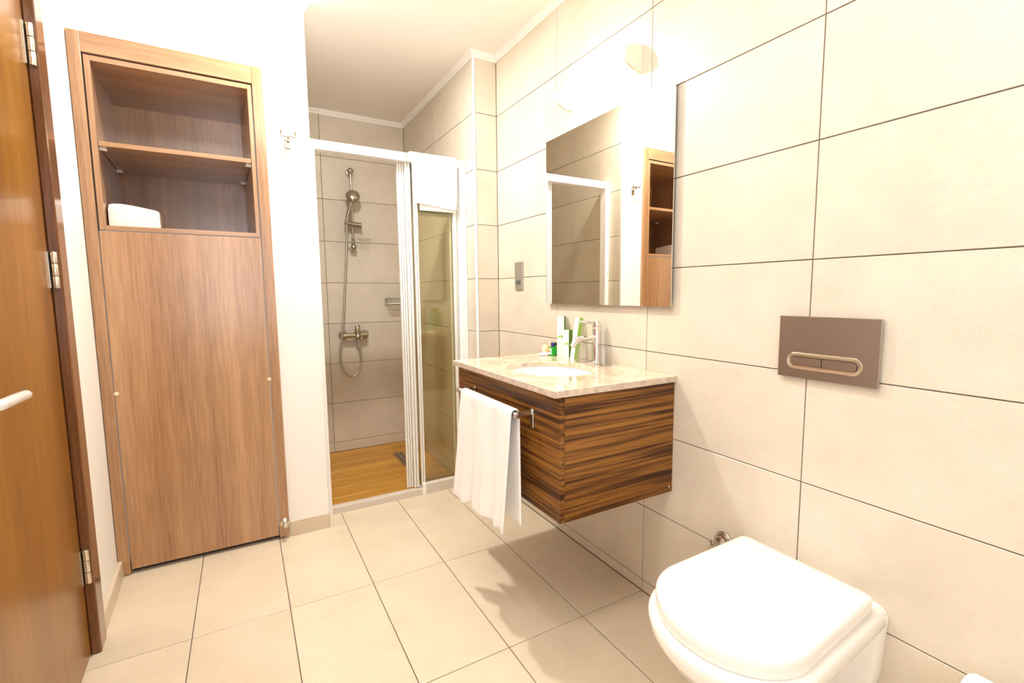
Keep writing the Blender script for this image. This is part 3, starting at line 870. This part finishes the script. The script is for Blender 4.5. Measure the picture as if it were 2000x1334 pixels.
bottle('gel_bottle', 'small yellow gel bottle with a clear cap beside the lotion', (-0.030, 0.592, ZT), 0.0145, 0.064, 0.044, m_yellow, m_clear, 0.009)
bottle('shampoo_bottle', 'yellow bottle with a dark green cap half hidden behind the green one', (-0.036, 0.562, ZT), 0.013, 0.058, 0.042, m_yellow, m_dgreen, 0.009)
gb = bottle('shampoo_bottle', 'small green bottle with a blue cap and white label', (-0.062, 0.540, ZT), 0.0135, 0.060, 0.042, m_green_b, m_blue, 0.0095, True)
bm = bm_new(); add_box(bm, (-0.0762, 0.531, ZT + 0.008), (-0.0754, 0.551, ZT + 0.034)); lb = obj('label', bm, m_card, gb)
bm = bm_new(); add_box(bm, (-0.0766, 0.536, ZT + 0.018), (-0.0761, 0.545, ZT + 0.022)); add_box(bm, (-0.0766, 0.541, ZT + 0.021), (-0.0761, 0.547, ZT + 0.026)); obj('mark', bm, m_dark, lb)
bm = bm_new(); add_lathe(bm, [(0.0, 0), (0.021, 0), (0.026, 0.004), (0.026, 0.007), (0.021, 0.011), (0.012, 0.012), (0.010, 0.016), (0.0, 0.018)], (-0.088, 0.574, ZT), (0, 0, 1), 26)
tag(obj('soap', bm, m_soap, None, smooth=True), 'small round white wrapped soap in front of the bottles', 'soap')

# towel bar and hand towel
BX, BZ = -0.548, 0.774
t = thing('towel_bar', 'chrome towel bar screwed to the front of the vanity', 'towel bar', (-0.52, 0.25, 0.73))
bm = bm_new(); add_tube(bm, [(BX, -0.006, BZ), (BX, 0.512, BZ)], 0.0082, 16); obj('rod', bm, m_chrome, t, smooth=True)
for y in (0.022, 0.478):
    br = box('bracket', (VX - 0.007, y - 0.017, 0.722), (VX, y + 0.003, 0.786), m_chrome, t, bev=0.0015)
    box('arm', (BX - 0.009, y - 0.010, BZ - 0.009), (VX - 0.007, y + 0.002, BZ + 0.009), m_chrome, br, bev=0.002)

def ht_front(f):      # hem height of the front fall, towel end near the camera f = 0
    return 0.345 if f > 0.45 else (0.335 - 0.015 * (1 if f > 0.22 else 2))
def ht_wave(f, q, s):
    k = q ** 0.7
    if s > 0:
        return k * (0.010 * math.sin(f * 15.0 + 0.6) + 0.007 * math.sin(f * 31 + 2.0) + 0.010 * q)
    return -abs(0.006 * k * math.sin(f * 13)) * s * -1 * 0.4
draped('hand_towel', 'white terry hand towel hanging over the vanity towel bar', (0, 1, 0), (-1, 0, 0), (BX, 0, 0), 0.015,
       lambda f, q: 0.015 + 0.018 * q, BZ + 0.001, 0.018, 0.432,
       lambda f: 0.383 - 0.026 * f + 0.006 * math.sin(f * 21) + 0.012 * math.exp(-((f - 0.62) / 0.1) ** 2), lambda f: 0.395,
       ht_wave, 0, 0.007,
       lambda f, q, s: 0.0 + 0.020 * q * (f - 0.35) * (1 if s > 0 else 0.4))

# ------------------------------------------------------------------ mirror, lamp, socket
t = thing('wall_mirror', 'large frameless square mirror above the vanity', 'mirror', (-0.01, 0.263, 1.112))
bm = bm_new(); add_box(bm, (-0.0205, -0.1335, 1.1125), (-0.0165, 0.6595, 1.861)); obj('glass', bm, m_mirror, t)
bm = bm_new(); add_box(bm, (-0.0166, -0.100, 1.145), (0.0005, 0.626, 1.828)); obj('backing', bm, m_mirror_edge, t)

t = thing('wall_lamp', 'lit white tube lamp on the tiles above the mirror', 'lamp', (-0.035, 0.27, 1.955))
LZ, LR, LY0, LY1 = 1.998, 0.047, 0.062, 0.485
def dprof(r, dpt, k=18):
    pts = []
    for i in range(k + 1):
        a = PI * i / k; pts.append((-dpt * math.sin(a), r * math.cos(a)))
    return pts
def dloft(bm, y0, y1, r, dpt, x_off=0.0, r1=None):
    add_loft(bm, [[V((x_off + x, y, LZ + z)) for x, z in dprof(rr, dd)] for y, rr, dd in ((y0, r, dpt), (y1, r, dpt))])
bm = bm_new(); dloft(bm, LY0, LY1, LR - 0.004, 0.070, -0.008); lamp_o = obj('diffuser', bm, m_lampglass, t, smooth=True)
bm = bm_new(); add_box(bm, (-0.009, LY0, LZ - 0.040), (0.0, LY1, LZ + 0.040)); obj('base_plate', bm, m_lampcap, t)
for a, b in ((LY0 - 0.012, LY0), (LY1, LY1 + 0.012)):
    bm = bm_new(); dloft(bm, a, b, LR, 0.080, 0.0); obj('end_cap', bm, m_lampcap, t, smooth=True)

t = thing('shaver_socket', 'narrow grey metal shaver socket on the tiles left of the mirror', 'socket', (-0.004, 0.957, 1.182))
bm = bm_new(); add_box(bm, (-0.009, 0.917, 1.182), (0.0, 0.997, 1.328), bev=0.0015); obj('plate', bm, m_plategrey, t)
bm = bm_new(); add_box(bm, (-0.0105, 0.935, 1.206), (-0.0088, 0.979, 1.232), bev=0.0008); sk = obj('outlet', bm, M('socket_grey', (0.12, 0.12, 0.12), 0.5), t)
bm = bm_new()
for y in (0.945, 0.957, 0.969):
    add_lathe(bm, [(0.0035, 0), (0.0035, 0.0005), (0, 0.0005)], (-0.0105, y, 1.219), (-1, 0, 0), 12)
obj('pin_holes', bm, m_dark, sk)
bm = bm_new(); add_box(bm, (-0.0094, 0.938, 1.2655), (-0.0088, 0.976, 1.2665)); obj('groove', bm, M('groove_grey', (0.3, 0.3, 0.3), 0.5), t)

# ------------------------------------------------------------------ flush plate
t = thing('flush_plate', 'brown grey metal flush plate on the tiles above the toilet', 'flush plate', (-0.006, -0.652, 0.932))
fy0, fy1, fz0, fz1 = -0.776, -0.5275, 0.9325, 1.097
bm = bm_new(); add_box(bm, (-0.0135, fy0, fz0), (-0.0115, fy1, fz1), bev=0.0006); obj('plate', bm, m_steel, t)
bm = bm_new(); add_box(bm, (-0.0116, fy0 + 0.0015, fz0 + 0.0015), (0.0, fy1 - 0.0015, fz1 - 0.0015)); obj('frame', bm, m_nickel, t)
def stadium(y0, y1, z0, z1, x, k=12):
    r = (z1 - z0) / 2; zc = (z0 + z1) / 2; out = []
    for i in range(k + 1):
        a = -PI / 2 + PI * i / k; out.append(V((x, y1 - r + r * math.cos(a), zc + r * math.sin(a))))
    for i in range(k + 1):
        a = PI / 2 + PI * i / k; out.append(V((x, y0 + r + r * math.cos(a), zc + r * math.sin(a))))
    return out
sy0, sy1, sz0, sz1 = -0.7425, -0.552, 0.955, 1.0005
bm = bm_new()
add_loft(bm, [stadium(sy0, sy1, sz0, sz1, -0.0134), stadium(sy0 + 0.002, sy1 - 0.002, sz0 + 0.002, sz1 - 0.002, -0.0168),
              stadium(sy0 + 0.0105, sy1 - 0.0105, sz0 + 0.0105, sz1 - 0.0105, -0.0145)], cap0=False, cap1=True)
sur = obj('button_surround', bm, m_nickel, t, smooth=True, auto=50)
bm = bm_new()
k = 12
full = stadium(sy0 + 0.011, sy1 - 0.011, sz0 + 0.011, sz1 - 0.011, -0.0150)
obj('button_gap', (lambda b: (add_loft(b, [full, [p + V((-0.0004, 0, 0)) for p in full]]), b)[1])(bm), m_dark, sur)
for a, b in ((-0.7305, -0.6475), (-0.6455, -0.564)):
    bm = bm_new(); pr = stadium(sy0 + 0.012, sy1 - 0.012, sz0 + 0.012, sz1 - 0.012, 0)
    ym = -0.6465
    left = b <= ym
    pr2 = [V((0, min(p.y, b) if left else max(p.y, a), p.z)) for p in pr]
    add_loft(bm, [[p + V((-0.0150, 0, 0)) for p in pr2], [p + V((-0.0172, 0, 0)) for p in pr2]])
    bmesh.ops.remove_doubles(bm, verts=bm.verts[:], dist=1e-6)
    obj('button', bm, m_steel, sur)

# ------------------------------------------------------------------ toilet
YTC = -0.644
def dshape(x_back, x_front, half, z, n=40, half_back=None, corner=0.03, skew=0.04):
    """D outline: straight back edge on the wall side, straight sides, elliptical front; half = half width."""
    hb = half if half_back is None else half_back
    L = x_back - x_front
    x_mid = x_front + min(0.16, L * 0.34)
    pts = []
    for i in range(n + 1):             # front, from the +y side round to the -y side
        a = -PI / 2 + PI * i / n
        pts.append(V((x_mid - (x_mid - x_front) * math.cos(a), -half * math.sin(a), z)))
    m_ = 6
    side = []
    for i in range(1, m_ + 1):
        f = i / m_; side.append((x_mid + (x_back - corner - x_mid) * f, half + (hb - half) * f))
    cor = []
    for i in range(1, 7):
        a = PI / 2 * i / 6; cor.append((x_back - corner + corner * math.sin(a), hb - corner + corner * math.cos(a)))
    for x, h in side + cor:
        pts.append(V((x, -h, z)))
    for x, h in (side + cor)[::-1]:
        pts.append(V((x, h, z)))
    for p in pts:
        p.y += YTC + skew * (p.x + 0.05)
    return pts
t = thing('toilet', 'white wall-hung toilet with its rounded lid closed', 'toilet', (-0.27, YTC, 0.08))
# bowl: rim band, then tapering underneath
def ring(z, xf, hf, xb=-0.002, hb=None, c=0.03):
    return dshape(xb, xf, hf, z, half_back=hb, corner=c)
bm = bm_new()
add_loft(bm, [ring(0.070, -0.20, 0.085, -0.03, 0.08, 0.02), ring(0.082, -0.235, 0.098, -0.03, 0.09, 0.02), ring(0.14, -0.31, 0.112, -0.03, 0.095, 0.02), ring(0.22, -0.395, 0.128, -0.03, 0.10, 0.02),
              ring(0.28, -0.455, 0.145, -0.03, 0.11, 0.02), ring(0.325, -0.500, 0.170, -0.03, 0.135, 0.02), ring(0.345, -0.5100, 0.184, -0.03, 0.165, 0.02), ring(0.352, -0.5180, 0.190, -0.012, 0.178, 0.025),
              ring(0.370, -0.5260, 0.1965, -0.001, 0.186, 0.02), ring(0.395, -0.5290, 0.198, -0.001, 0.186, 0.02), ring(0.404, -0.5260, 0.195, -0.004, 0.182, 0.03), ring(0.408, -0.5170, 0.187, -0.008, 0.174, 0.035)])
obj('bowl', bm, m_ceramic, t, smooth=True, auto=60)
# mounting flange against the wall
bm = bm_new()
def fl(x, g):
    out = []
    za, zb = 0.07 + g, 0.410 - g
    for i in range(9):
        a = PI / 2 * i / 8; out.append(V((x, YTC + 0.184 - g - 0.032 + 0.032 * math.cos(a), zb - 0.032 + 0.032 * math.sin(a))))
    for i in range(9):
        a = PI / 2 + PI / 2 * i / 8; out.append(V((x, YTC - 0.184 + g + 0.032 + 0.032 * math.cos(a), zb - 0.032 + 0.032 * math.sin(a))))
    out += [V((x, YTC - 0.176 + g, 0.24)), V((x, YTC - 0.150 + g, za + 0.02)), V((x, YTC - 0.12 + g, za)), V((x, YTC + 0.12 - g, za)), V((x, YTC + 0.150 - g, za + 0.02)), V((x, YTC + 0.176 - g, 0.24))]
    return out
add_loft(bm, [fl(-0.0005, 0), fl(-0.026, 0), fl(-0.034, 0.004), fl(-0.038, 0.012)])
obj('flange', bm, m_ceramic, t, smooth=True, auto=50)
# hinge deck behind the lid
bm = bm_new(); add_box(bm, (-0.062, YTC - 0.125, 0.404), (-0.030, YTC + 0.125, 0.440), bev=0.008, seg=3); obj('hinge_deck', bm, m_seat, t, smooth=True)
bm = bm_new()
add_loft(bm, [dshape(-0.062, -0.5080, 0.178, 0.408, half_back=0.168), dshape(-0.060, -0.5110, 0.180, 0.411, half_back=0.170), dshape(-0.060, -0.5110, 0.180, 0.421, half_back=0.170), dshape(-0.062, -0.5080, 0.178, 0.424, half_back=0.168)])
obj('seat', bm, m_seat, t, smooth=True, auto=50)
bm = bm_new()
add_loft(bm, [dshape(-0.057, -0.5110, 0.180, 0.4105, half_back=0.1715, corner=0.016), dshape(-0.053, -0.5145, 0.1825, 0.414, half_back=0.1745, corner=0.017), dshape(-0.052, -0.5150, 0.183, 0.446, half_back=0.175, corner=0.017),
              dshape(-0.0545, -0.5125, 0.181, 0.4515, half_back=0.1725, corner=0.018), dshape(-0.059, -0.5080, 0.1765, 0.4545, half_back=0.168, corner=0.02), dshape(-0.075, -0.4920, 0.161, 0.456, half_back=0.152, corner=0.02),
              dshape(-0.14, -0.42, 0.10, 0.457, half_back=0.09, corner=0.02)])
obj('lid', bm, m_seat, t, smooth=True, auto=70)

# angle valve on the wall beside the toilet
t = thing('angle_valve', 'chrome angle valve on the tiles just behind the toilet lid', 'valve', (-0.02, -0.362, 0.33))
bm = bm_new(); add_lathe(bm, [(0.036, 0), (0.036, 0.004), (0.034, 0.006), (0.030, 0.006), (0.029, 0.012), (0.025, 0.014), (0.022, 0.014), (0.020, 0.022), (0.014, 0.026)], (0, -0.366, 0.362), (-1, 0, 0), 40); obj('wall_plate', bm, m_bchrome, t, smooth=True, auto=30)
bm = bm_new(); add_tube(bm, [(-0.015, -0.366, 0.362), (-0.052, -0.366, 0.362)], 0.011, 20); add_tube(bm, [(-0.042, -0.366, 0.364), (-0.042, -0.366, 0.325)], 0.009, 16); obj('body', bm, m_bchrome, t, smooth=True, auto=30)
bm = bm_new(); add_tube(bm, [(-0.052, -0.366, 0.362), (-0.064, -0.366, 0.362)], 0.010, 16); add_tube(bm, [(-0.060, -0.368, 0.352), (-0.060, -0.360, 0.385)], 0.004, 12); obj('handle', bm, m_bchrome, t, smooth=True, auto=30)

# toilet roll on the wall, only its top in the frame
t = thing('toilet_roll', 'white paper roll at the bottom right corner beside the toilet', 'toilet roll', (-0.085, -1.05, 0.38))
bm = bm_new(); add_lathe(bm, [(0.02, 0), (0.044, 0), (0.051, 0.003), (0.056, 0.011), (0.056, 0.097), (0.052, 0.10), (0.02, 0.10), (0.02, 0.0)], (-0.085, -0.995, 0.347), (0, -1, 0), 40); obj('paper', bm, m_paper, t, smooth=True)
h = thing('roll_holder', 'chrome wall holder carrying the paper roll', 'roll holder', (-0.04, -1.05, 0.36))
bm = bm_new(); add_tube(bm, [(-0.085, -0.995, 0.3475), (-0.085, -1.115, 0.3475), (-0.06, -1.125, 0.3475), (0, -1.125, 0.3475)], 0.006, 12); obj('arm', bm, m_chrome, h, smooth=True)
bm = bm_new(); add_lathe(bm, [(0.024, 0), (0.024, 0.006), (0.02, 0.009), (0, 0.009)], (0, -1.125, 0.3475), (-1, 0, 0), 24); obj('wall_plate', bm, m_chrome, h, smooth=True)
